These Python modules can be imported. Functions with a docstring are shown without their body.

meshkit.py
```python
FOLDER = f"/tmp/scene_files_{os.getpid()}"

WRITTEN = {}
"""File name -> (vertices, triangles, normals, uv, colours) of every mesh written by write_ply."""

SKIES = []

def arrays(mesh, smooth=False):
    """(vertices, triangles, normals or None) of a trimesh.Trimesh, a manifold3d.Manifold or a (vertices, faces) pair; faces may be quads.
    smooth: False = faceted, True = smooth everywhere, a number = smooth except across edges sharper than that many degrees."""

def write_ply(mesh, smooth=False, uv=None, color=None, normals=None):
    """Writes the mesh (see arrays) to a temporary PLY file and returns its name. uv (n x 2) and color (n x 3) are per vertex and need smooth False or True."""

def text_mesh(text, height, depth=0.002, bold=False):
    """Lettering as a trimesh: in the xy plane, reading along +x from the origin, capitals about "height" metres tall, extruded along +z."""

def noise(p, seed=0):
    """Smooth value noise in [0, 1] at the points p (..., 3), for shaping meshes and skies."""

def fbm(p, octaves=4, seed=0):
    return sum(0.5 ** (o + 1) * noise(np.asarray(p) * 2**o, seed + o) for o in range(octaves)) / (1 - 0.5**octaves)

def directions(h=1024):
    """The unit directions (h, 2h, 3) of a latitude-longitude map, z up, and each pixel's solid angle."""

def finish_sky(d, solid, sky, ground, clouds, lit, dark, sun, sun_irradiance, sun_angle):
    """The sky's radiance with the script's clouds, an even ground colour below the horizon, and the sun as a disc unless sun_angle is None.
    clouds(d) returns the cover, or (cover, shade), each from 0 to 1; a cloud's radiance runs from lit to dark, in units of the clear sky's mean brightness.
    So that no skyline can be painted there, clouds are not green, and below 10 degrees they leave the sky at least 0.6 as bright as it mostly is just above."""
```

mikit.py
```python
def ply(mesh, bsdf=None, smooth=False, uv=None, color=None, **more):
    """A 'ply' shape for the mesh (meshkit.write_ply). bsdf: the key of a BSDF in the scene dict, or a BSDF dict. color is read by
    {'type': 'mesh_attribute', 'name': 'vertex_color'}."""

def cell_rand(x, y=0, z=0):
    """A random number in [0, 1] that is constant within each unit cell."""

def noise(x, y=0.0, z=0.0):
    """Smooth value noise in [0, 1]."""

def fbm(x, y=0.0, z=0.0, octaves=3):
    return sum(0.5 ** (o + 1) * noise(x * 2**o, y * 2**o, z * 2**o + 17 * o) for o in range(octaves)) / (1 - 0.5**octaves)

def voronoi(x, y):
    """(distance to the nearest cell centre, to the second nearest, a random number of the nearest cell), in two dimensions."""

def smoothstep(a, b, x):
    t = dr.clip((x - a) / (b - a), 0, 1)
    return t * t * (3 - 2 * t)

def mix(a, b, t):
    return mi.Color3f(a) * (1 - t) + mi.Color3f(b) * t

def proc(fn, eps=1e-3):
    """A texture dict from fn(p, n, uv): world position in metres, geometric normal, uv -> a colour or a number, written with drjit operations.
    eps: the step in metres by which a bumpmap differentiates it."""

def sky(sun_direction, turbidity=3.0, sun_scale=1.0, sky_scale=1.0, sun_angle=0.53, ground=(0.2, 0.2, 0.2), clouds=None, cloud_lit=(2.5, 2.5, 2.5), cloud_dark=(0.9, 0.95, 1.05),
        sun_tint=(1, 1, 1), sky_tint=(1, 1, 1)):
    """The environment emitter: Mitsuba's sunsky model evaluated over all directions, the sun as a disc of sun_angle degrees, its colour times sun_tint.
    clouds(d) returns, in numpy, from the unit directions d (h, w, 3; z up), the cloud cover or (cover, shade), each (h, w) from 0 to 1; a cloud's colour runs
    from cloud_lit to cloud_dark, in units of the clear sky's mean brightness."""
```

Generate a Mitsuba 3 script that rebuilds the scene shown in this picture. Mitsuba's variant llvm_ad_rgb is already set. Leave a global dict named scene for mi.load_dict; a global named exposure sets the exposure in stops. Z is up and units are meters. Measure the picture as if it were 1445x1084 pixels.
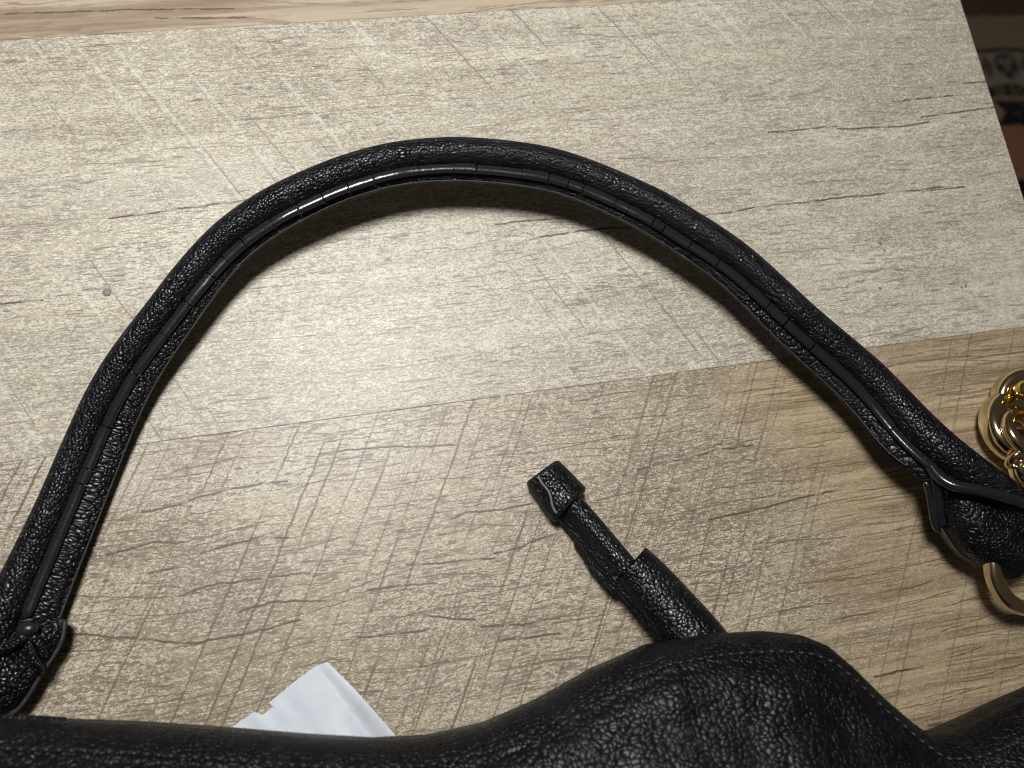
import math
import numpy as np
import drjit as dr
import mitsuba as mi
import shapely
import shapely.geometry as sg
from scipy.interpolate import CubicSpline
from scipy.spatial import Delaunay
import mikit, meshkit
from mikit import noise, fbm, voronoi, cell_rand, smoothstep, mix

T = mi.ScalarTransform4f
scene, labels = {'type': 'scene'}, {}

# ---------------------------------------------------------------- camera, light, exposure
EYE = np.array([0.0, 0.0, 0.30])
FWD = np.array([0.14164523, 0.19961076, -0.9695835])
UP = np.array([0.12855991, 0.96745468, 0.21795365])
scene['camera'] = {
    'type': 'thinlens', 'fov': 2 * math.degrees(math.atan(722.5 / 1050)), 'fov_axis': 'x',
    'to_world': T().look_at(origin=EYE.tolist(), target=(EYE + FWD).tolist(), up=UP.tolist()),
    'aperture_radius': 0.0016, 'focus_distance': 0.303, 'near_clip': 0.01, 'far_clip': 20.0}
exposure = 0.0
LAMP = dict(pos=(-0.055, 0.205, 0.62), radius=0.075, radiance=89.0)
# dim light that the rest of the room sends back from all sides
scene['room_glow'] = {'type': 'constant', 'radiance': {'type': 'rgb', 'value': [0.044, 0.037, 0.030]}}

# ---------------------------------------------------------------- measured outlines, metres on / above the table
HANDLE = [[-0.15834,-0.01034,0.0105,0.01443,0.02408],[-0.15059,0.01225,0.0095,0.01416,0.02411],[-0.13832,0.03668,0.0085,0.01231,0.02155],[-0.12405,0.0661,0.0095,0.01238,0.02108],[-0.11012,0.08838,0.012,0.01272,0.02001],[-0.09143,0.10932,0.0155,0.01274,0.01826],[-0.06569,0.1344,0.02,0.01341,0.01711],[-0.04042,0.14757,0.024,0.01352,0.01672],[-0.01553,0.1556,0.0262,0.01354,0.01622],[0.00906,0.16009,0.0266,0.01327,0.01662],[0.03396,0.15994,0.0265,0.01353,0.01727],[0.05372,0.15683,0.026,0.01373,0.0172],[0.07796,0.14973,0.0255,0.01327,0.01678],[0.10215,0.13705,0.025,0.01368,0.01754],[0.11909,0.12565,0.0245,0.01437,0.01824],[0.13274,0.11456,0.024,0.01472,0.01891],[0.14784,0.10014,0.0235,0.01407,0.01891],[0.16851,0.07421,0.0225,0.01401,0.0201],[0.18369,0.0571,0.0215,0.01465,0.02137],[0.19504,0.04255,0.0215,0.01526,0.02197],[0.20431,0.02523,0.024,0.01662,0.02291],[0.2108,0.01163,0.0285,0.01807,0.02479],[0.21995,-0.0012,0.032,0.01409,0.01349],[0.23434,-0.01647,0.033,0.00917,0.00857]]
NICKS = [[-0.1143,0.05654],[-0.11991,0.04877],[-0.12128,0.04383],[-0.10916,0.06293],[-0.09958,0.08186],[-0.08767,0.09562],[-0.07774,0.10579],[-0.0686,0.11632],[-0.0621,0.12147],[-0.05437,0.12747],[-0.04315,0.13442],[-0.03322,0.14013],[-0.02276,0.14402],[-0.01277,0.1474],[-0.00239,0.15049],[0.01585,0.15223],[0.03148,0.15201],[0.04041,0.1518],[0.05942,0.14767],[0.06958,0.14439],[0.07838,0.14188],[0.08382,0.13773],[0.09679,0.13054],[0.10193,0.12642],[0.11086,0.1193],[0.1157,0.11684],[0.12491,0.10809],[0.13368,0.09749],[0.14565,0.08593],[0.15298,0.07781],[0.15941,0.07013],[0.16817,0.05908],[0.19504,0.02053],[0.20467,0.00375]]
MID = [[[0.13984,0.12742],[0.1727,0.12856],[0.20817,0.1292],[0.26323,0.12949]],[[0.26298,0.16677],[0.28237,0.16741],[0.30473,0.16901]],[[0.18333,0.1655],[0.21782,0.16578]],[[0.21815,0.16425],[0.2505,0.16289],[0.26593,0.16383]],[[0.25054,0.17631],[0.28327,0.17669]],[[-0.11013,0.15265],[-0.08075,0.15404],[-0.05053,0.15515]],[[0.06632,0.12505],[0.09317,0.12619],[0.10933,0.12514]],[[0.04804,0.13302],[0.07662,0.13303]],[[0.25245,0.12836],[0.27492,0.12832]],[[-0.15251,0.12019],[-0.13686,0.12009]],[[0.29098,0.18276],[0.30364,0.18293]]]
LOW = [[[-0.1332,-0.00839],[-0.11391,-0.01292],[-0.09684,-0.01735],[-0.08746,-0.01921],[-0.07383,-0.01951],[-0.06146,-0.0188],[-0.05019,-0.01761]],[[-0.10417,0.03112],[-0.08442,0.03299],[-0.06951,0.03542],[-0.04999,0.03501]],[[-0.11973,0.01715],[-0.10993,0.01769],[-0.10123,0.01948],[-0.08957,0.01791]],[[-0.08324,0.0124],[-0.07431,0.01418],[-0.06432,0.01475],[-0.0515,0.01302]],[[-0.10262,0.00816],[-0.09398,0.00885]],[[-0.09208,-0.00133],[-0.07869,0.00063],[-0.06557,-0.0002],[-0.04464,-0.00121]],[[-0.07317,-0.01118],[-0.05961,-0.00955],[-0.03995,-0.01255]],[[-0.00827,-0.00439],[0.01238,-0.00552],[0.02575,-0.00655]],[[0.02604,-0.00467],[0.03696,-0.00418],[0.05045,-0.00126]],[[0.01133,0.01097],[0.01692,0.01235],[0.03055,0.01168],[0.04449,0.01184]],[[-0.03094,-0.02709],[-0.0151,-0.02849],[-0.00034,-0.02943]],[[0.0172,-0.03161],[0.03371,-0.03307],[0.04648,-0.03281]],[[-0.024,-0.01069],[0.00195,-0.01252]],[[-0.00292,-0.02425],[0.01492,-0.02831]],[[0.11557,-0.00563],[0.13088,-0.00535],[0.14836,-0.00359],[0.16205,-0.00268],[0.1739,-0.00205]],[[0.12171,0.02218],[0.14141,0.0221]],[[0.17059,-0.07692],[0.18219,-0.07705],[0.19202,-0.07712]],[[0.18817,-0.09873],[0.19633,-0.09888],[0.21132,-0.0989]],[[0.02182,-0.03767],[0.04688,-0.03877]],[[0.09,0.01901],[0.12152,0.02131]],[[-0.03683,0.04407],[-0.00628,0.04256],[0.01626,0.03993]]]
TOP = [[[-0.15057,0.23494],[-0.14161,0.23462]],[[-0.15029,0.25193],[-0.09836,0.2506],[-0.05339,0.24836]],[[-0.08678,0.24552],[-0.04457,0.24339]]]
BAG = [[-0.15519,-0.02764],[-0.14513,-0.02885],[-0.13701,-0.03012],[-0.12473,-0.03278],[-0.09978,-0.03817],[-0.07436,-0.04452],[-0.04847,-0.05142],[-0.02645,-0.05678],[-0.00831,-0.05926],[0.01055,-0.05898],[0.0305,-0.05475],[0.05147,-0.04815],[0.0727,-0.04362],[0.09352,-0.04383],[0.1143,-0.04616],[0.12702,-0.04954],[0.13534,-0.05438],[0.14269,-0.06293],[0.15067,-0.07395],[0.15892,-0.08375],[0.16535,-0.09012],[0.17479,-0.09115],[0.18811,-0.08906],[0.20501,-0.0856],[0.22517,-0.08231],[0.21531,-0.18115],[-0.16831,-0.09825]]
FLAP = [[-0.14578,-0.02766],[-0.12703,-0.03169],[-0.11967,-0.03346],[-0.1196,-0.03775],[-0.14585,-0.03335]]
TABR = [[0.20657,-0.00365],[0.21402,-0.00766],[0.22999,-0.01353],[0.24432,-0.01976],[0.25472,-0.02802],[0.25253,-0.03915],[0.23637,-0.04364],[0.2249,-0.04735],[0.21645,-0.04099],[0.20833,-0.03356],[0.2043,-0.02394],[0.20336,-0.01441],[0.20388,-0.00731]]
PIPE = [[0.19802,0.00324,0.0285],[0.19884,-0.00329,0.031],[0.20162,-0.00695,0.0335],[0.20692,-0.00927,0.0355],[0.21381,-0.01232,0.037],[0.22577,-0.01763,0.037],[0.23806,-0.02485,0.036]]
FOLDR = [[[0.19881,-0.00136,0.0285],[0.20042,-0.00749,0.0255],[0.20155,-0.01443,0.022],[0.20443,-0.02228,0.0175]],[[0.19719,-0.00411,0.0245],[0.19943,-0.01126,0.0215],[0.20031,-0.01972,0.019],[0.20299,-0.02428,0.0165]]]
EDGER = [[0.20289,-0.01629,0.016],[0.20458,-0.02339,0.016],[0.20658,-0.02935,0.016],[0.2095,-0.03431,0.016],[0.21568,-0.03893,0.016],[0.22125,-0.04346,0.016]]
TABL = [[-0.1287,-0.00287],[-0.1288,-0.00577],[-0.13014,-0.01108],[-0.13404,-0.01686],[-0.13834,-0.0227],[-0.14444,-0.03022],[-0.15032,-0.03169],[-0.15927,-0.03234],[-0.1747,-0.02499],[-0.17476,-0.00178],[-0.16349,0.00106],[-0.14524,-0.00323],[-0.1359,-0.00069]]
EDGEL = [[-0.1289,-0.00336,0.0088],[-0.1288,-0.00577,0.0092],[-0.13001,-0.01107,0.0095],[-0.1339,-0.01684,0.0095],[-0.1382,-0.02268,0.0095],[-0.14429,-0.03042,0.0095],[-0.15464,-0.0313,0.0095]]
FOLDL = [[[-0.13667,-0.00575,0.0175],[-0.14023,-0.00797,0.0172],[-0.14415,-0.00918,0.017],[-0.14953,-0.00993,0.0165]],[[-0.13691,-0.00576,0.017],[-0.13708,-0.01104,0.0155],[-0.13611,-0.01599,0.0145],[-0.13581,-0.01998,0.0115]],[[-0.13719,-0.0074,0.0165],[-0.14187,-0.00943,0.0162],[-0.14647,-0.01098,0.016]],[[-0.1365,-0.0064,0.016],[-0.13416,-0.01096,0.0145],[-0.13431,-0.01541,0.0125]]]
KNOB = [-0.13686,-0.00455,0.0175]
STRAP = [[0.05453,0.01216,0.0065],[0.06285,-0.00177,0.01],[0.07233,-0.01942,0.0155],[0.08165,-0.03577,0.02],[0.09238,-0.05434,0.025],[0.09766,-0.06349,0.027]]
CAP = [[0.04891,0.0237,0.007],[0.05066,0.02058,0.0072],[0.0535,0.01588,0.0078],[0.05624,0.01092,0.0086],[0.05797,0.00839,0.0092]]
SEAM = [[0.04499,0.01987,0.0118],[0.04717,0.01786,0.012],[0.04975,0.01497,0.0122],[0.05049,0.011,0.0122],[0.0519,0.0075,0.012],[0.05348,0.00482,0.0116]]
SLEEVE = [[0.07584,-0.01653,0.016],[0.08158,-0.02556,0.018],[0.08705,-0.03561,0.0205],[0.09412,-0.04809,0.024],[0.10089,-0.06115,0.027]]
LINING = [[0.05801,-0.00531,0.004],[0.06134,-0.01108,0.0065],[0.06349,-0.01685,0.0075],[0.06641,-0.0218,0.0105],[0.06943,-0.02698,0.0125]]
PAPER = [[-0.07752,-0.05075],[-0.06882,-0.04656],[-0.06599,-0.04828],[-0.06231,-0.04604],[-0.06342,-0.04439],[-0.0544,-0.03913],[-0.04556,-0.03448],[-0.04143,-0.0342],[-0.03262,-0.04548],[-0.01924,-0.06509],[-0.01079,-0.07753],[-0.03128,-0.0784],[-0.08407,-0.06369],[-0.08578,-0.05397]]
CREASE = [[-0.04523,-0.034],[-0.02579,-0.0651]]
DOT = [-0.11265,0.12052,0.0]
SPECKS = [[0.21788,0.08361],[0.25791,0.07927],[0.26023,0.07969],[0.22389,0.10514],[0.22493,0.10116],[0.01555,0.05564],[-0.07352,-0.00905]]
RING = [0.23508,-0.04256,0.0185]
C1 = [0.26426,0.02375,0.012]
C2 = [0.25634,0.01235,0.012]
C3 = [0.25377,0.0087,0.012]
B1 = [0.25943,0.02693,0.012]
B2 = [0.26054,0.01674,0.012]
D1 = [0.2506,-0.00607,0.012]
D2 = [0.2476,-0.0008,0.012]
D3 = [0.25613,0.0004,0.012]
RUG = [[1.03198,0.78156,-0.72],[1.14295,0.73868,-0.72],[1.12381,0.68088,-0.72],[1.03286,0.68343,-0.72],[1.09936,0.60709,-0.72],[1.09455,0.59258,-0.72],[1.09151,0.58339,-0.72],[1.07645,0.53793,-0.72],[1.07517,0.53407,-0.72],[1.04301,0.43699,-0.72],[1.08011,0.64821,-0.72],[1.03949,0.6486,-0.72],[1.03921,0.56772,-0.72],[1.08666,0.66837,-0.72],[1.07275,0.62554,-0.72]]


# ---------------------------------------------------------------- helpers
def bsdf(name, d):
    scene[name] = d

def add(key, mesh, mat, smooth=True, uv=None, label=None, cat=None, group=None, kind=None, **more):
    scene[key] = mikit.ply(mesh, mat, smooth=smooth, uv=uv, **more)
    tag(key, label, cat, group, kind)

def tag(key, label=None, cat=None, group=None, kind=None):
    e = {k: v for k, v in (('label', label), ('category', cat), ('group', group), ('kind', kind)) if v}
    if e:
        labels[key] = e

def unit(v):
    v = np.asarray(v, float)
    return v / np.linalg.norm(v, axis=-1, keepdims=True)

def arc(points, step, extra=None):
    """A smooth curve through the points, resampled every step metres: positions, and the extra columns with them."""
    p = np.asarray(points, float)
    s = np.r_[0, np.cumsum(np.linalg.norm(np.diff(p, axis=0), axis=1))]
    cs = CubicSpline(s, p)
    n = max(3, int(s[-1] / step) + 1)
    t = np.linspace(0, s[-1], n)
    q = cs(t)
    e = None if extra is None else np.stack([np.interp(t, s, c) for c in np.asarray(extra, float).T], 1)
    return (q, t) if extra is None else (q, t, e)

def frames(q):
    """Tangent, side (inside of the bend for a clockwise path) and up vectors along q."""
    t = unit(np.gradient(q, axis=0))
    side = unit(np.cross(t, [0, 0, 1.0]))
    return t, side, np.cross(side, t)

def loft(rings, closed_loop=True, caps=True):
    """rings (n, m, 3) -> vertices, faces; with fan caps."""
    n, m = rings.shape[:2]
    v = rings.reshape(-1, 3)
    f = []
    j = np.arange(m if closed_loop else m - 1)
    k = (j + 1) % m
    for i in range(n - 1):
        a, b = i * m, (i + 1) * m
        f.append(np.stack([a + j, a + k, b + k], 1))
        f.append(np.stack([a + j, b + k, b + j], 1))
    if caps and closed_loop:
        c0, c1 = len(v), len(v) + 1
        v = np.vstack([v, rings[0].mean(0), rings[-1].mean(0)])
        f.append(np.stack([np.full(m, c0), k, j], 1))
        f.append(np.stack([np.full(m, c1), (n - 1) * m + j, (n - 1) * m + k], 1))
    return v, np.vstack(f)

def sweep(q, loops, s=None):
    """loops (n, m, 2): lateral and upward offsets at each path point. Returns mesh and uv in metres."""
    t, side, up = frames(q)
    rings = q[:, None] + loops[..., :1] * side[:, None] + loops[..., 1:] * up[:, None]
    s = np.r_[0, np.cumsum(np.linalg.norm(np.diff(q, axis=0), axis=1))] if s is None else s
    m = loops.shape[1]
    # the seam vertex is doubled so that uv does not run backwards
    rings = np.concatenate([rings, rings[:, :1]], 1)
    lp = np.concatenate([loops, loops[:, :1]], 1).mean(0)
    per = np.r_[0, np.cumsum(np.linalg.norm(np.diff(lp, axis=0), axis=1))]
    v, f = loft(rings, closed_loop=False)
    uv = np.stack(np.broadcast_arrays(s[:, None], per[None]), -1).reshape(-1, 2)
    # caps
    n = len(q)
    c = np.vstack([rings[0, :-1].mean(0), rings[-1, :-1].mean(0)])
    j = np.arange(m)
    f = np.vstack([f, np.stack([np.full(m, len(v)), j, j + 1], 1), np.stack([np.full(m, len(v) + 1), (n - 1) * (m + 1) + j + 1, (n - 1) * (m + 1) + j], 1)])
    v = np.vstack([v, c])
    uv = np.vstack([uv, [s[0] - .002, 0], [s[-1] + .002, 0]])
    return (v, f), uv

def outward(mesh):
    import trimesh
    m = trimesh.Trimesh(mesh[0], mesh[1], process=False)
    a = m.triangles
    vol = np.einsum('ij,ij->', a[:, 0], np.cross(a[:, 1], a[:, 2]))
    return (mesh[0], mesh[1][:, ::-1]) if vol < 0 else mesh

def circle(m, rx, rz=None, phase=0.0):
    a = np.arange(m) / m * 2 * math.pi + phase
    return np.stack([rx * np.cos(a), (rx if rz is None else rz) * np.sin(a)], 1)

def tube(points, radius, m=14, step=0.0006, taper=True):
    q, s = arc(points, step)
    r = np.full(len(q), radius)
    if taper:
        e = np.minimum(s, s[-1] - s) / radius
        r = radius * np.sqrt(np.clip(1 - (1 - np.clip(e, 0.02, 1)) ** 2, 0, 1))
    loops = circle(m, 1.0)[None] * r[:, None, None]
    mesh, uv = sweep(q, loops, s)
    return outward(mesh), uv

def ring_boundary(poly, step):
    out = []
    for g in getattr(poly, 'geoms', [poly]):
        L = g.exterior.length
        n = max(8, int(L / step))
        out += [np.array(g.exterior.interpolate(k / n, normalized=True).coords[0]) for k in range(n)]
    return np.array(out)

def smooth_poly(pts, r=0.002):
    p = sg.Polygon(pts)
    return p.buffer(-r).buffer(2 * r).buffer(-r)

def pillow(poly, top, bottom, step, rings=(), puff=(0.008, 0.014)):
    """A closed puffy piece over a plan outline: top(x, y, d) and bottom(x, y, d), d = distance to the outline."""
    b = ring_boundary(poly, step * 0.7)
    pts = [b]
    inner = poly
    for r in rings:
        g = poly.buffer(-r)
        if g.is_empty:
            break
        pts.append(ring_boundary(g, step * 0.8))
        inner = g
    x0, y0, x1, y1 = poly.bounds
    g = np.stack(np.meshgrid(np.arange(x0, x1, step), np.arange(y0, y1, step)), -1).reshape(-1, 2)
    g = g + (np.indices((len(g),))[0][:, None] % 2) * [0, 0]
    keep = shapely.contains_xy(inner.buffer(-step * 0.6), g[:, 0], g[:, 1])
    pts.append(g[keep])
    p = np.vstack(pts)
    tri = Delaunay(p).simplices
    c = p[tri].mean(1)
    tri = tri[shapely.contains_xy(poly, c[:, 0], c[:, 1])]
    a = p[tri]
    area = (a[:, 1, 0] - a[:, 0, 0]) * (a[:, 2, 1] - a[:, 0, 1]) - (a[:, 2, 0] - a[:, 0, 0]) * (a[:, 1, 1] - a[:, 0, 1])
    tri = np.where((area < 0)[:, None], tri[:, ::-1], tri)[np.abs(area) > 1e-13]
    d = shapely.distance(shapely.points(p), poly.exterior)
    d[:len(b)] = 0
    zt, zb = top(p[:, 0], p[:, 1], d), bottom(p[:, 0], p[:, 1], d)
    n, nb = len(p), len(b)
    low = np.arange(n) + n - nb
    low[:nb] = np.arange(nb)
    v = np.vstack([np.c_[p, zt], np.c_[p[nb:], zb[nb:]]])
    f = np.vstack([tri, low[tri][:, ::-1]])
    # uv: the plan, pushed inward by the extra length of the rounded rim, so that grain is not stretched there
    line = poly.exterior
    near = shapely.get_coordinates(shapely.line_interpolate_point(line, shapely.line_locate_point(line, shapely.points(p))))
    inw = (p - near) / np.maximum(d, 1e-9)[:, None]
    step_ = d.max() * np.linspace(0, 1, 200) ** 2
    prof = dome(step_, *puff)
    L = np.r_[0, np.cumsum(np.hypot(np.diff(step_), np.diff(prof)))]
    uvp = p + inw * (np.interp(d, step_, L) - d)[:, None]
    uv = np.vstack([uvp, uvp[nb:]])
    return (v, f), uv

def smooth01(f):
    return f * f * (3 - 2 * f)

def dome(d, h, r):
    t = np.clip(d / r, 0, 1)
    return h * np.sqrt(np.clip(1 - (1 - t) ** 2, 0, 1))

def box(x0, x1, y0, y1, z0, z1, c=0.0):
    """A box whose top edges are chamfered by c."""
    lo = [[x0, y0, z0], [x1, y0, z0], [x1, y1, z0], [x0, y1, z0]]
    mid = [[x0, y0, z1 - c], [x1, y0, z1 - c], [x1, y1, z1 - c], [x0, y1, z1 - c]]
    hi = [[x0 + c, y0 + c, z1], [x1 - c, y0 + c, z1], [x1 - c, y1 - c, z1], [x0 + c, y1 - c, z1]]
    v = np.array(lo + mid + hi, float)
    f = [[0, 2, 1], [0, 3, 2], [8, 9, 10], [8, 10, 11]]
    for a, b in ((0, 4), (4, 8)):
        for i in range(4):
            j = (i + 1) % 4
            f += [[a + i, a + j, b + j], [a + i, b + j, b + i]]
    return v, np.array(f)

def torus(center, R, r, stretch=1.0, turn=0.0, tilt=(0, 0), n=96, m=28, flat=1.0, sq=2.0):
    a = np.arange(n) / n * 2 * math.pi
    b = np.arange(m) / m * 2 * math.pi
    cb, sb = np.cos(b), np.sin(b)
    cb, sb = np.sign(cb) * np.abs(cb) ** (2 / sq), np.sign(sb) * np.abs(sb) ** (2 / sq)
    path = np.stack([R * stretch * np.cos(a), R * np.sin(a), 0 * a], 1)
    tan = unit(np.stack([-R * stretch * np.sin(a), R * np.cos(a), 0 * a], 1))
    out = np.stack([tan[:, 1], -tan[:, 0], 0 * a], 1)
    v = path[:, None] + r * cb[None, :, None] * out[:, None] + (r * flat * sb)[None, :, None] * np.array([0, 0, 1.0])
    c, s = math.cos(turn), math.sin(turn)
    v = v @ np.array([[c, -s, 0], [s, c, 0], [0, 0, 1]]).T
    for ax, ang in zip('xy', tilt):
        c, s = math.cos(ang), math.sin(ang)
        M = np.array([[1, 0, 0], [0, c, -s], [0, s, c]]) if ax == 'x' else np.array([[c, 0, s], [0, 1, 0], [-s, 0, c]])
        v = v @ M.T
    v = v + np.asarray(center)
    i, j = np.meshgrid(np.arange(n), np.arange(m), indexing='ij')
    k, l = (i + 1) % n, (j + 1) % m
    f = np.concatenate([np.stack([i * m + j, k * m + j, k * m + l], -1).reshape(-1, 3), np.stack([i * m + j, k * m + l, i * m + l], -1).reshape(-1, 3)])
    return outward((v.reshape(-1, 3), f))

def ball(center, r, squash=(1, 1, 1), n=24):
    import trimesh
    s = trimesh.creation.icosphere(subdivisions=3, radius=r)
    return np.array(s.vertices) * squash + np.asarray(center), np.array(s.faces)

# ---------------------------------------------------------------- materials: weathered plank print
def sdf_lines(u, v, lines, w):
    """Darkness from a set of hand-placed hairline cracks; each wavers and thins out towards its ends."""
    wob = (noise(u * 120, v * 30) - 0.5) * 0.0009 + (noise(u * 700, v * 90) - 0.5) * 0.0004
    out = mi.Float(0)
    vv = v + wob
    for pl in lines:
        n = len(pl) - 1
        for k in range(n):
            (ax, ay), (bx, by) = pl[k], pl[k + 1]
            if bx < ax:
                ax, ay, bx, by = bx, by, ax, ay
            t = dr.clip((u - ax) / (bx - ax), 0, 1)
            d = dr.sqrt(dr.square(u - (ax + t * (bx - ax))) + dr.square(vv - (ay + t * (by - ay))))
            out = dr.maximum(out, 1 - smoothstep(w * 0.35, w, d))
    return out * (0.35 + 0.65 * smoothstep(0.15, 0.45, noise(u * 260, v * 400, 3.0)))

def rows(u, v, h, length, thr, w, seed):
    """Random hairlines along the grain: one per row of height h, nearly straight, thinning in and out."""
    vv = v + (fbm(u * 11, v * 8, seed, 2) - 0.5) * 0.018 + (noise(u * 420, v * 60, seed + 1) - 0.5) * 0.0005
    r = dr.floor(vv / h)
    off = (cell_rand(r, seed, 1) - 0.5) * 0.8
    d = dr.abs(vv / h - r - 0.5 - off) * h
    on = smoothstep(thr, thr + 0.2, noise(u / length + cell_rand(r, seed, 2) * 50, r * 7.3, seed))
    ww = w * (0.35 + 0.9 * on * noise(u * 380, r * 3.1, seed))
    return (1 - smoothstep(ww * 0.35, ww, d)) * smoothstep(0.0, 0.35, on)

def saw(u, v, ang, pitch, w, seed, bend=0.0, lo=0.24, hi=0.52):
    """Blade marks across the grain: thin, broken, each with its own strength."""
    c, s = math.cos(math.radians(ang)), math.sin(math.radians(ang))
    x = u * s - v * c + bend * v * v + (noise(v * 60, u * 40, seed) - 0.5) * 0.0007 + (noise(v * 420, u * 420, seed + 1) - 0.5) * 0.0005
    y = u * c + v * s
    i = dr.floor(x / pitch)
    off = (cell_rand(i, seed) - 0.5) * 0.75
    d = dr.abs(x / pitch - i - 0.5 - off) * pitch
    st = smoothstep(lo, hi, noise(y * 30 + 31 * cell_rand(i, seed, 4), i * 3.7, seed)) * (0.45 + 0.55 * cell_rand(i, seed, 5))
    ww = w * (0.6 + 0.8 * cell_rand(i, seed, 7))
    edge = noise(u * 1300, v * 1900, seed) - 0.35
    return (1 - smoothstep(ww * 0.5, ww, d + edge * w * 0.75)) * st

def flecks(u, v, seed, a=420., b=2100., lo=0.60, hi=0.80):
    """Short dashes along the grain, in drifts."""
    vv = v + (noise(u * 60, v * 60, seed) - 0.5) * 0.0012
    n = noise(u * a, vv * b, seed) * 0.55 + noise(u * a * 2.3, vv * b * 1.6, seed + 5) * 0.45
    m = smoothstep(0.30, 0.65, fbm(u * 28, v * 60, seed + 2, 3))
    return smoothstep(lo, hi, n) * (0.2 + 0.8 * m)

def speck(u, v, seed):
    """The salt-and-pepper of the print: near 1 in dark pits, near 0 on pale crests."""
    return (noise(u * 420 + v * 190, v * 1400 - u * 60, seed) * 0.16 + noise(u * 1000 - v * 520, v * 2400 + u * 270, seed + 1) * 0.42
            + noise(u * 1800 + v * 1100, v * 3700 - u * 600, seed + 2) * 0.42)

def worms(u, v, seed):
    """Curly open pores of the rougher board."""
    wx, wy = noise(u * 600, v * 800, seed), noise(u * 600, v * 800, seed + 9)
    n = noise(u * 780 + 2.2 * wx, v * 1650 + 2.2 * wy, seed + 3)
    return (1 - smoothstep(0.025, 0.075, dr.abs(n - 0.5)))

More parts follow.
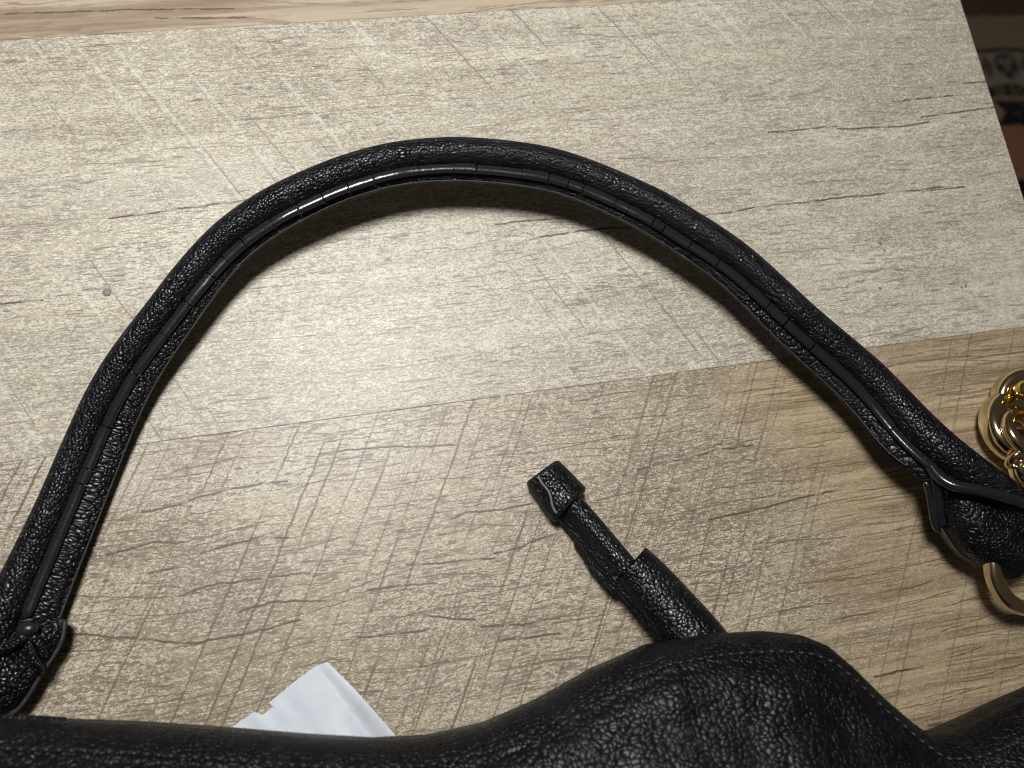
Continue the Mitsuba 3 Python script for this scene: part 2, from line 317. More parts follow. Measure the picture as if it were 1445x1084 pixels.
def plank_mid(p, n, uv):
    u, v = p.x, p.y
    big = fbm(u * 7, v * 16, 1.0, 3)
    stripe = fbm(u * 14, v * 130, 2.0, 3)
    c = mix((0.425, 0.378, 0.285), (0.56, 0.512, 0.41), smoothstep(0.25, 0.75, 0.55 * big + 0.45 * stripe))
    c = mix(c, mi.Color3f(0.40, 0.35, 0.275), 0.6 * smoothstep(0.46, 0.72, fbm(u * 11 + 3, v * 44, 5.0, 4)))
    fade = smoothstep(0.0, -0.06, u + (fbm(u * 30, v * 30, 40.0, 2) - 0.5) * 0.06) * smoothstep(0.105, 0.06, v + (fbm(u * 25, v * 60, 39.0, 3) - 0.5) * 0.05)
    c = mix(c, mi.Color3f(0.46, 0.41, 0.32), 0.8 * fade)
    s = speck(u, v, 15.0)
    drift = 0.35 + 0.65 * smoothstep(0.36, 0.60, fbm(u * 24, v * 46, 16.0, 3))
    c = mix(c, mi.Color3f(0.69, 0.67, 0.60), 0.75 * smoothstep(0.46, 0.36, s) * (1.15 - 0.5 * drift))
    c = mix(c, mi.Color3f(0.24, 0.205, 0.165), 0.66 * smoothstep(0.55, 0.65, s) * drift)
    c = mix(c, mi.Color3f(0.20, 0.168, 0.128), 0.50 * flecks(u, v, 11.0, 260., 1800., 0.59, 0.66))
    c = mix(c, mi.Color3f(0.14, 0.11, 0.082), 0.60 * flecks(u, v, 12.0, 110., 1700., 0.67, 0.75))
    c = mix(c, mi.Color3f(0.13, 0.105, 0.085), 0.7 * flecks(u, v, 14.0, 1100., 1300., 0.76, 0.86))
    c = c * (0.86 + 0.26 * fbm(u * 16, v * 300, 17.0, 4))
    patch = smoothstep(0.42, 0.60, fbm(u * 10 + 7, v * 12, 8.0, 2))
    c = mix(c, mi.Color3f(0.19, 0.155, 0.125), 0.75 * patch * saw(u, v, 115.0, 0.0105, 0.00048, 21.0, 0.35, 0.35, 0.62))
    c = mix(c, mi.Color3f(0.66, 0.64, 0.57), 0.45 * patch * saw(u, v, 115.0, 0.016, 0.0009, 22.0, 0.35, 0.40, 0.65))
    c = mix(c, mi.Color3f(0.17, 0.125, 0.10), 0.55 * rows(u, v, 0.0095, 0.022, 0.60, 0.00045, 31.0))
    c = mix(c, mi.Color3f(0.085, 0.052, 0.042), 0.92 * sdf_lines(u, v, MID, 0.00060))
    spk = mi.Float(0)
    for (sx, sy) in SPECKS[:5]:
        d = dr.sqrt(dr.square(u - sx) + dr.square(v - sy)) + (noise(u * 1800, v * 1800) - 0.5) * 0.0009
        spk = dr.maximum(spk, 1 - smoothstep(0.0004, 0.0009, d))
    return mix(c, mi.Color3f(0.11, 0.095, 0.07), 0.85 * spk)

def plank_low(p, n, uv):
    u, v = p.x, p.y
    big = fbm(u * 8 + 9, v * 18, 41.0, 3)
    stripe = fbm(u * 12, v * 150, 42.0, 3)
    c = mix((0.295, 0.243, 0.155), (0.455, 0.390, 0.275), smoothstep(0.28, 0.72, 0.5 * big + 0.5 * stripe))
    pale = smoothstep(0.02, -0.05, u + (fbm(u * 30, v * 30, 40.0, 2) - 0.5) * 0.06) * smoothstep(0.020, 0.052, v + (fbm(u * 25, v * 60, 39.0, 3) - 0.5) * 0.04)
    c = mix(c, mi.Color3f(0.50, 0.455, 0.37), 0.8 * pale)
    # the clear-grained, honey coloured stretch towards the right end of this board
    clear = smoothstep(0.12, 0.175, u + (fbm(u * 22, v * 50, 43.0, 3) - 0.5) * 0.07 + v * 0.12)
    honey = mix((0.265, 0.192, 0.100), (0.455, 0.362, 0.215), smoothstep(0.3, 0.7, fbm(u * 9, v * 330, 44.0, 4)))
    c = mix(c, honey, 0.85 * clear)
    c = mix(c, mi.Color3f(0.33, 0.265, 0.20), 0.55 * smoothstep(0.48, 0.72, fbm(u * 13, v * 40, 45.0, 4)))
    s = speck(u, v, 46.0)
    rough = 1 - 0.75 * clear
    drift = 0.4 + 0.6 * smoothstep(0.36, 0.60, fbm(u * 24, v * 40, 48.0, 3))
    c = mix(c, mi.Color3f(0.62, 0.57, 0.485), 0.70 * smoothstep(0.47, 0.33, s) * (1 - 0.6 * clear))
    c = mix(c, mi.Color3f(0.150, 0.112, 0.084), 0.66 * rough * (1 - 0.5 * pale) * smoothstep(0.53, 0.65, s) * drift)
    c = mix(c, mi.Color3f(0.15, 0.108, 0.08), 0.90 * rough * worms(u, v, 47.0) * (0.35 + 0.65 * drift))
    c = mix(c, mi.Color3f(0.17, 0.125, 0.095), 0.80 * (1 - 0.65 * clear) * flecks(u, v, 49.0, 220., 1700., 0.585, 0.66))
    c = mix(c, mi.Color3f(0.17, 0.115, 0.08), 0.75 * clear * flecks(u, v, 50.0, 42., 2300., 0.56, 0.68))
    c = mix(c, mi.Color3f(0.105, 0.074, 0.047), 0.90 * (1 - 0.45 * clear) * saw(u, v, 61.5, 0.0085, 0.00052, 51.0, 0.12))
    c = mix(c, mi.Color3f(0.125, 0.090, 0.058), 0.66 * (1 - 0.7 * clear) * saw(u, v, 62.5, 0.0052, 0.00036, 52.0, 0.12, 0.30, 0.60))
    c = mix(c, mi.Color3f(0.105, 0.072, 0.046), 0.75 * rows(u, v, 0.0066, 0.020, 0.52, 0.00044, 53.0))
    c = mix(c, mi.Color3f(0.14, 0.10, 0.066), 0.75 * rows(u, v, 0.0032, 0.010, 0.50, 0.00034, 54.0))
    c = mix(c, mi.Color3f(0.075, 0.045, 0.034), 0.88 * sdf_lines(u, v, LOW, 0.00062))
    return c

def plank_top(p, n, uv):
    u, v = p.x, p.y
    stripe = fbm(u * 9, v * 210, 62.0, 4)
    c = mix((0.27, 0.20, 0.135), (0.47, 0.395, 0.29), smoothstep(0.3, 0.7, stripe))
    c = mix(c, mi.Color3f(0.24, 0.175, 0.125), 0.75 * flecks(u, v, 63.0, 90., 1100., 0.55, 0.74))
    c = mix(c, mi.Color3f(0.17, 0.115, 0.085), 0.7 * rows(u, v, 0.005, 0.03, 0.5, 0.0004, 64.0))
    c = mix(c, mi.Color3f(0.10, 0.07, 0.05), 0.85 * sdf_lines(u, v, TOP, 0.0006))
    return c

def emboss(p, n, uv):
    """Fine relief of the laminate: pores and grain dents."""
    u, v = p.x, p.y
    return 0.000035 * noise(u * 480, v * 1300, 7.0) + 0.00002 * noise(u * 1500, v * 2200, 9.0)

for name, fn in (('print_mid', plank_mid), ('print_low', plank_low), ('print_top', plank_top)):
    bsdf(name, {'type': 'bumpmap', 'bump': mikit.proc(emboss, eps=1.2e-4), 'scale': 1.0,
                'nested': {'type': 'principled', 'base_color': mikit.proc(fn), 'roughness': 0.47, 'specular': 0.58}})
bsdf('core_board', {'type': 'principled', 'base_color': {'type': 'rgb', 'value': [0.20, 0.15, 0.10]}, 'roughness': 0.7})

# ---------------------------------------------------------------- materials: leather, gold, paper, rug
def pebble(size, depth, seed, stretch=1.0):
    def fn(p, n, uv):
        x, y = uv.x / size, uv.y / (size * stretch)
        x = x + (noise(x * 0.7, y * 0.7, seed) - 0.5) * 0.9
        y = y + (noise(x * 0.7, y * 0.7, seed + 4) - 0.5) * 0.9
        d1, d2, r = voronoi(x, y)
        h = (1 - d1 * d1) * (0.75 + 0.5 * r) + 0.25 * smoothstep(0.0, 0.25, d2 - d1)
        return depth * (h + 0.5 * fbm(x * 0.25, y * 0.25, seed + 8, 2))
    return fn

def leather(name, size, depth, seed, rough=0.33, tone=(0.0026, 0.0027, 0.0040), stretch=1.0, spec=0.44):
    def tint(p, n, uv):
        return mix(tone, mi.Color3f(*tone) * 1.9, smoothstep(0.35, 0.75, fbm(uv.x * 150, uv.y * 150, seed, 3)))
    def gloss(p, n, uv):
        return rough + 0.16 * (fbm(uv.x * 90, uv.y * 90, seed + 3, 3) - 0.5)
    bsdf(name, {'type': 'twosided', 'nested': {'type': 'bumpmap', 'bump': mikit.proc(pebble(size, depth, seed, stretch), eps=size * 0.05), 'scale': 1.0,
                'nested': {'type': 'principled', 'base_color': mikit.proc(tint), 'roughness': mikit.proc(gloss), 'specular': spec}}})

leather('grain_handle', 0.00130, 0.00040, 3.0, 0.31, stretch=1.0)
leather('grain_strap', 0.00140, 0.00036, 13.0, 0.27)
leather('grain_sleeve', 0.00145, 0.00027, 27.0, 0.30)
leather('grain_tab', 0.00145, 0.00042, 23.0, 0.30)
leather('grain_body', 0.00165, 0.00038, 33.0, 0.42, spec=0.30)
def scuffs(p, n, uv):
    return 0.00006 * fbm(p.x * 700, p.y * 700, p.z * 700, 3) + 0.00022 * noise(p.x * 150, p.y * 150, p.z * 150 + 4)
bsdf('thread', {'type': 'principled', 'base_color': {'type': 'rgb', 'value': [0.012, 0.012, 0.014]}, 'roughness': 0.42, 'specular': 0.5})
bsdf('edge_plain', {'type': 'principled', 'base_color': {'type': 'rgb', 'value': [0.012, 0.013, 0.015]}, 'roughness': 0.32, 'specular': 0.5})
bsdf('edge_paint', {'type': 'twosided', 'nested': {'type': 'bumpmap', 'bump': mikit.proc(scuffs, eps=1e-4), 'scale': 1.0,
     'nested': {'type': 'principled', 'base_color': {'type': 'rgb', 'value': [0.012, 0.013, 0.015]}, 'roughness': 0.20, 'specular': 0.6}}})
def raw_tone(p, n, uv):
    return mix((0.007, 0.007, 0.007), (0.040, 0.038, 0.034), fbm(p.x * 900, p.y * 900, 2.0, 3))
bsdf('raw_edge', {'type': 'twosided', 'nested': {'type': 'principled', 'base_color': mikit.proc(raw_tone), 'roughness': 0.6}})
def pale_tone(p, n, uv):
    return mix((0.05, 0.052, 0.05), (0.22, 0.225, 0.21), fbm(p.x * 700, p.y * 700, 2.5, 3))
bsdf('pale_edge', {'type': 'twosided', 'nested': {'type': 'principled', 'base_color': mikit.proc(pale_tone), 'roughness': 0.5}})
def gold_wear(p, n, uv):
    return 0.10 + 0.10 * fbm(p.x * 300, p.y * 300, p.z * 300, 3)
bsdf('gold', {'type': 'principled', 'base_color': {'type': 'rgb', 'value': [0.78, 0.63, 0.39]}, 'metallic': 1.0, 'roughness': mikit.proc(gold_wear)})
bsdf('bright_gold', {'type': 'principled', 'base_color': {'type': 'rgb', 'value': [0.80, 0.60, 0.16]}, 'metallic': 1.0, 'roughness': 0.14})
bsdf('dull_gold', {'type': 'principled', 'base_color': {'type': 'rgb', 'value': [0.70, 0.58, 0.38]}, 'metallic': 1.0, 'roughness': 0.22})
def tissue(p, n, uv):
    return mix((0.54, 0.58, 0.64), (0.66, 0.70, 0.75), fbm(p.x * 130, p.y * 130, 1.0, 4))
bsdf('tissue', {'type': 'twosided', 'nested': {'type': 'principled', 'base_color': mikit.proc(tissue), 'roughness': 0.65, 'specular': 0.3}})
bsdf('grit', {'type': 'principled', 'base_color': {'type': 'rgb', 'value': [0.20, 0.195, 0.175]}, 'roughness': 0.6})
def lamp_shade(p, n, uv):
    return mi.Color3f(0.8, 0.8, 0.78)

# the woven bands, hearts and outlines of the rug are dye and weave
def heart(x, y):
    q = x * x + y * y - 1
    f = q * q * q - x * x * y * y * y
    gx = 6 * x * q * q - 2 * x * y * y * y
    gy = 6 * y * q * q - 3 * x * x * y * y
    return dr.abs(f) / dr.sqrt(gx * gx + gy * gy + 0.02)

def rug_print(p, n, uv):
    x, y = p.x, p.y + 0.06 * (p.x - 1.08)
    yw = y + (noise(x * 90, y * 90) - 0.5) * 0.006
    b = lambda lo, hi: smoothstep(lo - 0.002, lo + 0.002, yw) * (1 - smoothstep(hi - 0.002, hi + 0.002, yw))
    c = mi.Color3f(0.24, 0.175, 0.125)
    c = mix(c, mi.Color3f(0.10, 0.060, 0.040), smoothstep(0.741, 0.749, yw))
    c = mix(c, mi.Color3f(0.25, 0.215, 0.175), b(0.610, 0.678))
    c = mix(c, mi.Color3f(0.010, 0.009, 0.010), b(0.674, 0.681))
    dots = smoothstep(0.35, 0.5, noise(x * 150, y * 60, 3))
    c = mix(c, mi.Color3f(0.016, 0.016, 0.020), b(0.592, 0.611) * (0.55 + 0.45 * dots))
    c = mix(c, mi.Color3f(0.018, 0.019, 0.024), b(0.534, 0.582) * (0.75 + 0.25 * smoothstep(0.3, 0.5, noise(x * 70, y * 70, 5))))
    tx = dr.abs(dr.abs((x - 1.033) / 0.085 - dr.round((x - 1.033) / 0.085)) * 0.085)
    tri = smoothstep(0.003, -0.003, tx + dr.abs(y - 0.562) * 0.8 - 0.016)
    c = mix(c, mi.Color3f(0.30, 0.20, 0.11), tri * b(0.534, 0.582))
    c = mix(c, mi.Color3f(0.33, 0.15, 0.08), b(0.437, 0.531) * (0.6 + 0.4 * fbm(x * 60, y * 120, 7, 3)))
    c = mix(c, mi.Color3f(0.020, 0.017, 0.017), 1 - smoothstep(0.434, 0.440, yw))
    for k, cx in enumerate((1.0055, 1.080, 1.1545)):
        hx, hy = (x - cx) / 0.0135, (y - 0.647) / 0.0155
        c = mix(c, mi.Color3f(0.020, 0.018, 0.018), (1 - smoothstep(0.10, 0.22, heart(hx, hy))) * 0.9)
        c = mix(c, mi.Color3f(0.020, 0.018, 0.018), (1 - smoothstep(0.10, 0.25, heart(hx * 2.4, hy * 2.4 + 1.0))) * 0.85)
        dx = dr.abs(x - cx - 0.0375) / 0.010 + dr.abs(y - 0.647) / 0.020
        c = mix(c, mi.Color3f(0.13, 0.08, 0.05), smoothstep(1.0, 0.8, dx))
        c = mix(c, mi.Color3f(0.020, 0.018, 0.018), (1 - smoothstep(0.08, 0.2, dr.abs(dx - 1))) * 0.85)
    weave = noise(x * 500, y * 900, 2)
    return c * (0.95 + 0.65 * weave)

def rug_weave(p, n, uv):
    return 0.0012 * noise(p.x * 420, p.y * 800, 3)
bsdf('rug_weave', {'type': 'bumpmap', 'bump': mikit.proc(rug_weave, eps=4e-4), 'scale': 1.0, 'nested': {'type': 'principled', 'base_color': mikit.proc(rug_print), 'roughness': 0.9, 'specular': 0.1}})
def boards(p, n, uv):
    return mix((0.07, 0.045, 0.03), (0.12, 0.08, 0.05), fbm(p.x * 4, p.y * 60, 1, 4))
bsdf('floor_wood', {'type': 'principled', 'base_color': mikit.proc(boards), 'roughness': 0.5})

# ---------------------------------------------------------------- floor, rug, table
add('floor', box(-2.5, 3.5, -2.5, 3.5, -0.80, -0.732), 'floor_wood', smooth=False, kind='structure')
add('rug', box(0.05, 1.75, -0.35, 1.20, -0.730, -0.720, 0.004), 'rug_weave', smooth=False,
    label='patterned rug with dark stripes and drawn hearts on the floor past the table edge', cat='rug')

XL, XR = -0.75, 0.3035
tag('table', 'weathered grey and brown wood-look table top made of wide planks', 'table')
bands = [('table__plank', -0.1245, 0.0573, 'print_low', 'brown rough-sawn plank'), ('table__plank_001', 0.0573, 0.2392, 'print_mid', 'pale grey weathered plank'),
         ('table__plank_002', 0.2392, 0.4211, 'print_top', 'tan streaked plank along the far side'), ('table__plank_003', -0.3064, -0.1245, 'print_mid', None), ('table__plank_004', -0.4600, -0.3064, 'print_low', None)]
g = 0.00005
for key, y0, y1, mat, lab in bands:
    add(key, box(XL, XR, y0 + g, y1 - g, -0.006, 0.0, 0.00013), mat, smooth=False, label=lab)
add('table__core', box(XL + 0.004, XR - 0.004, -0.456, 0.417, -0.028, -0.0062), 'core_board', smooth=False)
for i, (x, y) in enumerate(((XL + 0.08, -0.40), (XR - 0.08, -0.40), (XL + 0.08, 0.36), (XR - 0.08, 0.36))):
    add('table__leg' + (f'_{i:03d}' if i else ''), box(x - 0.025, x + 0.025, y - 0.025, y + 0.025, -0.719, -0.0285), 'core_board', smooth=False)

# ---------------------------------------------------------------- lamp above the table
def disc_lamp():
    n, (x, y, z), r = 48, LAMP['pos'], LAMP['radius']
    a = np.arange(n) / n * 2 * math.pi
    v = np.vstack([np.stack([x + r * np.cos(a), y + r * np.sin(a), z + 0 * a], 1), [[x, y, z]]])
    i = np.arange(n)
    return v, np.stack([(i + 1) % n, i, np.full(n, n)], 1)
tag('hanging_lamp', 'round lamp hanging low over the far side of the table', 'lamp')
add('hanging_lamp__diffuser', disc_lamp(), {'type': 'diffuse'}, smooth=False, emitter={'type': 'area', 'radiance': {'type': 'rgb', 'value': [LAMP['radiance'] * c for c in (1.0, 0.995, 0.975)]}})
x, y, z = LAMP['pos']
hv, hf = loft(np.array([[[x + rr * math.cos(a), y + rr * math.sin(a), z + hh] for a in np.arange(48) / 48 * 2 * math.pi] for rr, hh in ((LAMP['radius'] + .004, 0.0), (LAMP['radius'] + .012, 0.01), (LAMP['radius'] * .7, 0.05), (0.02, 0.07))]), caps=True)
add('hanging_lamp__housing', (hv + [0, 0, 0.002], hf), 'core_board', smooth=40)

# ---------------------------------------------------------------- handbag: handle
tag('handbag', 'black pebbled leather handbag with an arched rolled handle and cracked edge trim', 'handbag')
H = np.array(HANDLE)
q, s, e = arc(H[:, :3], 0.0008, H[:, 3:])
e = np.stack([np.convolve(np.pad(c, 20, mode='edge'), np.ones(41) / 41, 'valid') for c in e.T], 1)
rw, iw = e[:, 0], e[:, 1]
M = 72
ang = np.arange(M) / M * 2 * math.pi + math.pi        # starts at the outer side
loops = np.zeros((len(q), M, 2))
for i in range(len(q)):
    rA = rw[i] * 0.5 - 0.0009
    cx = rA
    # roll of radius rA about (cx, 0); flat seam allowance from the roll to the inner edge
    bx0, bx1 = cx - 0.001, iw[i]
    bc, ba = (bx0 + bx1) / 2, max((bx1 - bx0) / 2, 1e-4)
    bz, bh = -0.66 * rA, 0.0034
    dx, dz = np.cos(ang), np.sin(ang)
    # exit of ray from (cx, 0) out of the ellipse
    ox, oz = (cx - bc) / ba, -bz / bh
    A = (dx / ba) ** 2 + (dz / bh) ** 2
    B = 2 * (ox * dx / ba + oz * dz / bh)
    C = ox * ox + oz * oz - 1
    disc = B * B - 4 * A * C
    rb = np.where(disc > 0, (-B + np.sqrt(np.maximum(disc, 0))) / (2 * A), 0)
    r = np.maximum(rA * (1 + 0.0 * dx), rb)
    loops[i, :, 0], loops[i, :, 1] = cx + r * dx, r * dz
loops = (np.roll(loops, 1, 1) + 2 * loops + np.roll(loops, -1, 1)) / 4
wob = (meshkit.noise(np.stack([s * 60, s * 0, s * 0], 1), 5) - 0.5) * 0.0006
q2 = q + np.stack([0 * s, 0 * s, wob], 1)
mesh, uv = sweep(q2, loops, s)
add('handbag__handle', outward(mesh), 'grain_handle', uv=uv, label='rolled black leather carrying handle')

# painted edge running along the inside of the roll, cracked across into short lengths
end = np.argmin(np.linalg.norm(q[:, :2] - H[21, :2], axis=1)) + 6
start = np.argmin(np.linalg.norm(q[:, :2] - (H[0, :2] * 0.36 + H[1, :2] * 0.64), axis=1))
t, side, up = frames(q2)
nick_at = sorted(s[np.argmin(np.linalg.norm(q[:, :2] + side[:, :2] * rw[:, None] - np.array(c), axis=1))] for c in NICKS)
fine, fs = arc(q2[start:end], 0.00035)
base_s = np.linspace(s[start], s[end - 1], len(fine))
frw = np.interp(base_s, s, rw)
rng = np.random.default_rng(4)
cuts = np.r_[base_s[0] - 1, nick_at, base_s[-1] + 1]
gap = np.r_[0, rng.uniform(0.00004, 0.00022, len(nick_at)), 0]
cir = circle(18, 1.0)
vs, fs_, k = [], [], 0
for j in range(len(cuts) - 1):
    on = (base_s > cuts[j] + gap[j]) & (base_s < cuts[j + 1] - gap[j + 1])
    if on.sum() < 4:
        continue
    ss, pts = fs[on], fine[on]
    rr = np.full(len(ss), 0.0020 * (1 + rng.uniform(-0.09, 0.05)))
    e_ = np.minimum(fs[on], fs[-1] - fs[on])
    rr *= np.sqrt(np.clip(1 - (1 - np.clip(e_ / 0.003, 0.02, 1)) ** 2, 0, 1))
    lp = cir[None] * np.stack([rr * 1.05, rr * 0.62], 1)[:, None]
    lp[..., 0] += (frw[on])[:, None]
    lp[..., 1] += 0.0009 + rng.uniform(-0.00018, 0.00018)
    (v_, f_), _ = sweep(pts, lp, ss)
    v_, f_ = outward((v_, f_))
    vs.append(v_); fs_.append(f_ + k); k += len(v_)
add('handbag__edge_trim', (np.vstack(vs), np.vstack(fs_)), 'edge_paint', smooth=42, label='glossy black painted edge, cracked crosswise')

# thin raw edge of the lower layer
cut = np.argmin(np.linalg.norm(q[:, :2] - H[21, :2], axis=1))
lowq = q + side * iw[:, None] * 0.985 + up * (-0.0030)
m_, uv_ = tube(lowq[:cut:6], 0.00035, 8, 0.0012)
add('handbag__raw_edge', m_, 'raw_edge', uv=uv_)

# left end: knot, flared tab, folds
P_ = smooth_poly(TABL, 0.003)
wav = lambda x, y, k: meshkit.fbm(np.stack([x * k, y * k, 0 * x], 1), 3, 7) - 0.5
mesh, uv = pillow(P_, lambda x, y, d: 0.0088 + dome(d, 0.0068, 0.016) + 0.003 * wav(x, y, 90) * np.clip(d / 0.006, 0, 1), lambda x, y, d: 0.0088 - dome(d, 0.006, 0.01), 0.0011, (0.0004, 0.0012, 0.0024))
add('handbag__handle_tab', mesh, 'grain_tab', uv=uv, label='flared leather tab at the left handle end')
m_, uv_ = tube(EDGEL, 0.0007, 10)
add('handbag__handle_tab__raw_edge', m_, 'raw_edge', uv=uv_)
add('handbag__handle_tab__knot', ball(KNOB, 0.0026, (1.3, 0.95, 0.9)), 'edge_plain', label='glossy blob where the edge trim ends')
for i, (pts, r) in enumerate(zip(FOLDL, (0.0021, 0.0017, 0.0011, 0.0013))):
    m_, uv_ = tube(pts, r, 12)
    add('handbag__handle_tab__fold' + (f'_{i:03d}' if i else ''), m_, 'grain_strap', uv=uv_)

# right end: tab folded through the ring, glossy piping, folds
P_ = smooth_poly(TABR, 0.002)
mesh, uv = pillow(P_, lambda x, y, d: 0.0180 + dome(d, 0.0130, 0.013) + 0.002 * wav(x, y, 120) * np.clip(d / 0.006, 0, 1), lambda x, y, d: 0.0180 - dome(d, 0.006, 0.01), 0.0009, (0.0004, 0.0010, 0.0020))
add('handbag__handle_tab_001', mesh, 'grain_tab', uv=uv, label='pebbled tab at the right handle end holding the ring')
m_, uv_ = tube(PIPE, 0.0022, 18)
add('handbag__handle_tab_001__piping', m_, 'edge_paint', uv=uv_)
for i, (pts, r) in enumerate(zip(FOLDR, (0.0019, 0.0014))):
    m_, uv_ = tube(pts, r, 12)
    add('handbag__handle_tab_001__fold' + (f'_{i:03d}' if i else ''), m_, 'edge_paint', uv=uv_)
m_, uv_ = tube(EDGER, 0.0013, 10)
add('handbag__handle_tab_001__raw_edge', m_, 'raw_edge', uv=uv_)
add('handbag__ring', torus(np.array(RING) + [0, 0, 0.0], 0.0168, 0.0031, 1.05, 0.2, (0.12, 0.16), sq=2.6), 'dull_gold', label='gold metal ring through the right tab')

# ---------------------------------------------------------------- handbag: body
B_ = smooth_poly(BAG, 0.004)
def body_top(x, y, d):
    z = 0.035 + dome(d, 0.016, 0.020) + 0.030 * np.clip((d - 0.004) / 0.09, 0, 1)
    # seam groove behind the rim band, soft sag of the panel
    z = z - 0.0007 * np.exp(-((d - 0.0080) / 0.0012) ** 2)
    k = np.clip(d / 0.02, 0, 1)
    return z + k * (0.012 * wav(x, y, 16) + 0.003 * wav(x, y, 70))
def body_low(x, y, d):
    return 0.035 - dome(d, 0.033, 0.022)
mesh, uv = pillow(B_, body_top, body_low, 0.0018, (0.0003, 0.001, 0.002, 0.0032, 0.0046, 0.006, 0.0068, 0.0075, 0.0082, 0.0092, 0.0105, 0.0125), puff=(0.016, 0.020))
add('handbag__body', mesh, 'grain_body', uv=uv, label='soft pebbled front panel and rim')
# thread sewn along the rim
g_ = B_.buffer(-0.0052)
L_ = g_.exterior.length
vs, fs_, k = [], [], 0
loopc = circle(8, 1.0)
for a in np.arange(0, L_, 0.0036):
    mid_ = np.array([g_.exterior.interpolate((a + u_) % L_).coords[0] for u_ in (0, 0.0007, 0.0013, 0.0019, 0.0026)])
    if mid_[:, 1].min() < -0.135 or mid_[:, 0].min() < -0.19 or mid_[:, 0].max() > 0.25:
        continue
    zz = body_top(mid_[:, 0], mid_[:, 1], np.full(5, 0.0052)) + np.array([-0.0002, 0.0004, 0.0006, 0.0004, -0.0002])
    (v_, f_), _ = sweep(np.c_[mid_, zz], loopc[None] * (np.array([0.25, 0.5, 0.58, 0.5, 0.25]) * 0.001)[:, None, None])
    vs.append(v_); fs_.append(f_ + k); k += len(v_)
add('handbag__rim_stitching', outward((np.vstack(vs), np.vstack(fs_))), 'thread', label='row of dark stitches along the rim', kind='stuff')
F_ = smooth_poly(FLAP, 0.0008)
mesh, uv = pillow(F_, lambda x, y, d: 0.030 + dome(d, 0.0012, 0.0012), lambda x, y, d: 0.030 - dome(d, 0.0012, 0.0012), 0.0012, (0.0003, 0.0008))
add('handbag__loop', mesh, 'grain_strap', uv=uv)

# ---------------------------------------------------------------- handbag: closure strap
def strap_profile(R, width, M=48, drop=0.0):
    a = np.arange(M) / M * 2 * math.pi + math.pi
    dx, dz = np.cos(a), np.sin(a)
    bx0, bx1 = -0.001, width - R
    bc, ba, bz, bh = (bx0 + bx1) / 2, (bx1 - bx0) / 2, -0.45 * R, 0.0026
    ox, oz = -bc / ba, -bz / bh
    A, Bq, C = (dx / ba) ** 2 + (dz / bh) ** 2, 2 * (ox * dx / ba + oz * dz / bh), ox * ox + oz * oz - 1
    D = Bq * Bq - 4 * A * C
    r = np.maximum(R, np.where(D > 0, (-Bq + np.sqrt(np.maximum(D, 0))) / (2 * A), 0))
    return np.stack([r * dx, r * dz], 1)
tag('handbag__closure_strap', 'rolled leather strap with a capped tip')
q, s = arc(STRAP, 0.0006)
pr = strap_profile(0.0047, 0.0128)
mesh, uv = sweep(q - frames(q)[1] * 0.0018, np.broadcast_to(pr, (len(q),) + pr.shape), s)
add('handbag__closure_strap__roll', outward(mesh), 'grain_strap', uv=uv)
q, s = arc(CAP, 0.0004)
a = np.arange(56) / 56 * 2 * math.pi + math.pi
ex = 2.05
cap = np.stack([0.0088 * np.sign(np.cos(a)) * np.abs(np.cos(a)) ** (2 / ex), 0.0072 * np.sign(np.sin(a)) * np.abs(np.sin(a)) ** (2 / ex)], 1)
k = np.sqrt(np.clip(1 - (1 - np.clip(np.minimum(s, s[-1] - s) / 0.0018, 0.08, 1)) ** 2, 0, 1))
shr = np.stack([1 - 0.22 * (1 - k) + 0.16 * (s / s[-1] - 0.5), 1 - 0.22 * (1 - k)], 1)
mesh, uv = sweep(q, cap[None] * shr[:, None], s)
add('handbag__closure_strap__cap', outward(mesh), 'grain_strap', uv=uv, label='wrapped leather cap on the strap tip')
t_, sd_, up_ = frames(q)
f_ = s / s[-1]
lat = 0.0030 + 0.0034 * smooth01(f_) + 0.0005 * np.sin(f_ * 9)
hz = 0.0072 * shr[:, 1] * (1 - (lat / (0.0088 * shr[:, 0])) ** ex) ** (1 / ex)
m_, uv_ = tube((q + sd_ * lat[:, None] + up_ * hz[:, None])[2:-1:3], 0.00045, 8)
add('handbag__closure_strap__seam', m_, 'pale_edge', uv=uv_, label='pale raw seam line across the cap')
q, s = arc(SLEEVE, 0.0006)
th = np.linspace(math.pi * 1.02, -0.06 * math.pi, 40)
sl = []
for i in range(len(q)):
    w = 0.0086 + 0.0019 * math.sin(min(1.0, s[i] / s[-1] * 1.3) * math.pi * 0.62)
    o_ = np.stack([w * np.cos(th), 0.0082 * np.sin(th) - 0.002], 1)
    i_ = np.stack([(w - 0.0011) * np.cos(th[::-1]), 0.0071 * np.sin(th[::-1]) - 0.002], 1)
    sl.append(np.vstack([o_, i_]))
mesh, uv = sweep(q, np.array(sl), s)
add('handbag__closure_strap__sleeve', outward(mesh), 'grain_sleeve', uv=uv, label='wider leather sleeve folded over the strap')
t_, sd_, up_ = frames(q)
m_, uv_ = tube((q + sd_ * np.array([x[39][0] for x in sl])[:, None] * 1.02 + up_ * (-0.0030))[::4], 0.0006, 8)
add('handbag__closure_strap__raw_edge', m_, 'raw_edge', uv=uv_)
m_, uv_ = tube(LINING, 0.0019, 12)
add('handbag__closure_strap__lining', m_, 'grain_strap', uv=uv_)

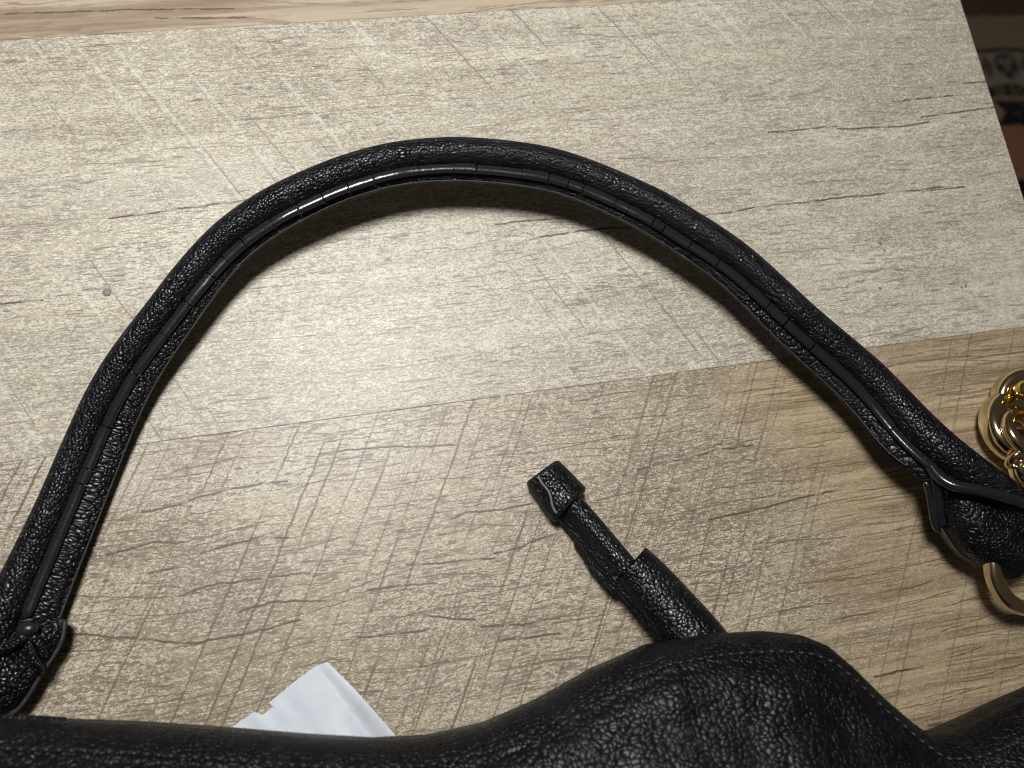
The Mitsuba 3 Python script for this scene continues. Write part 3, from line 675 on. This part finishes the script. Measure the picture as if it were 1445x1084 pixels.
# ---------------------------------------------------------------- gold chain
tag('gold_chain', 'chunky polished gold chain lying beside the right end of the handle', 'chain')
def chain(key, px, R, r, st, turn, tilt, flat=1.0, sq=2.0, mat='gold', dz=0.0):
    add('gold_chain__' + key, torus(np.array(px) + [0, 0, dz], R, r, st, turn, tilt, flat=flat, sq=sq), mat)
chain('link', C1, 0.0092, 0.0040, 1.05, 0.5, (0.10, -0.20), 1.1, 2.6, dz=-0.003)
chain('link_001', C2, 0.0115, 0.0046, 1.08, 0.6, (-0.16, 0.16), 1.1, 2.6, dz=-0.003)
chain('link_002', C3, 0.0088, 0.0028, 1.06, -0.5, (-0.25, 0.30), 1.0, 2.0, dz=0.004)
add('gold_chain__bead', ball(np.array(B1) + [0, 0, 0.004], 0.0042), 'bright_gold')
add('gold_chain__bead_001', ball(np.array(B2) + [0, 0, 0.006], 0.0045), 'bright_gold')
add('gold_chain__finial', ball(np.array(D1) + [0.001, 0, -0.001], 0.0056, (0.9, 1.25, 0.9)), 'gold')
chain('eyelet', np.array(D1) + [-0.0016, 0.0012, 0.0046], 0.0014, 0.0006, 1, 0, (0, 0), mat='bright_gold')
chain('collar', D2, 0.0042, 0.0016, 1.0, 0, (0.9, 0.3), dz=0.003)
chain('collar_001', D3, 0.0050, 0.0024, 1.0, 0, (0.7, -0.5), dz=0.003)

# ---------------------------------------------------------------- paper tucked behind the bag, crumb on the table
P_ = sg.Polygon(PAPER)
c0, c1 = np.array(CREASE)
cd = unit(c1 - c0)
cn = np.array([-cd[1], cd[0]])
def paper_z(x, y, d):
    rel = np.stack([x, y], 1) - c0
    a, t = rel @ cn, rel @ cd
    right = a * (1 if (np.array(PAPER[7]) - c0) @ cn > 0 else -1)
    rise = 0.0035 + 0.11 * np.clip(t, -0.01, 0.05)
    z = np.where(right > 0, rise - 1.5 * right, rise + 0.07 * right)
    z = np.maximum(z, 0.0007)
    return z + 0.0009 * wav(x, y, 110) + 0.0011 * (meshkit.noise(np.stack([a * 260, t * 25, 0 * a], 1), 2) - 0.5)
mesh, uv = pillow(P_, paper_z, lambda x, y, d: paper_z(x, y, d) - 0.0003 * (d > 0), 0.0011, (0.0004,), puff=(0.0, 1.0))
mesh[0][:, 2] = np.maximum(mesh[0][:, 2], 0.0003)
add('tissue_paper', mesh, 'tissue', smooth=35, label='folded white paper with a torn notch tucked behind the bag rim', cat='paper')
add('crumb', ball((DOT[0], DOT[1], 0.0003), 0.0017, (1, 0.95, 0.35), 12), 'grit', label='small round grey crumb on the pale plank left of the handle', cat='crumb')
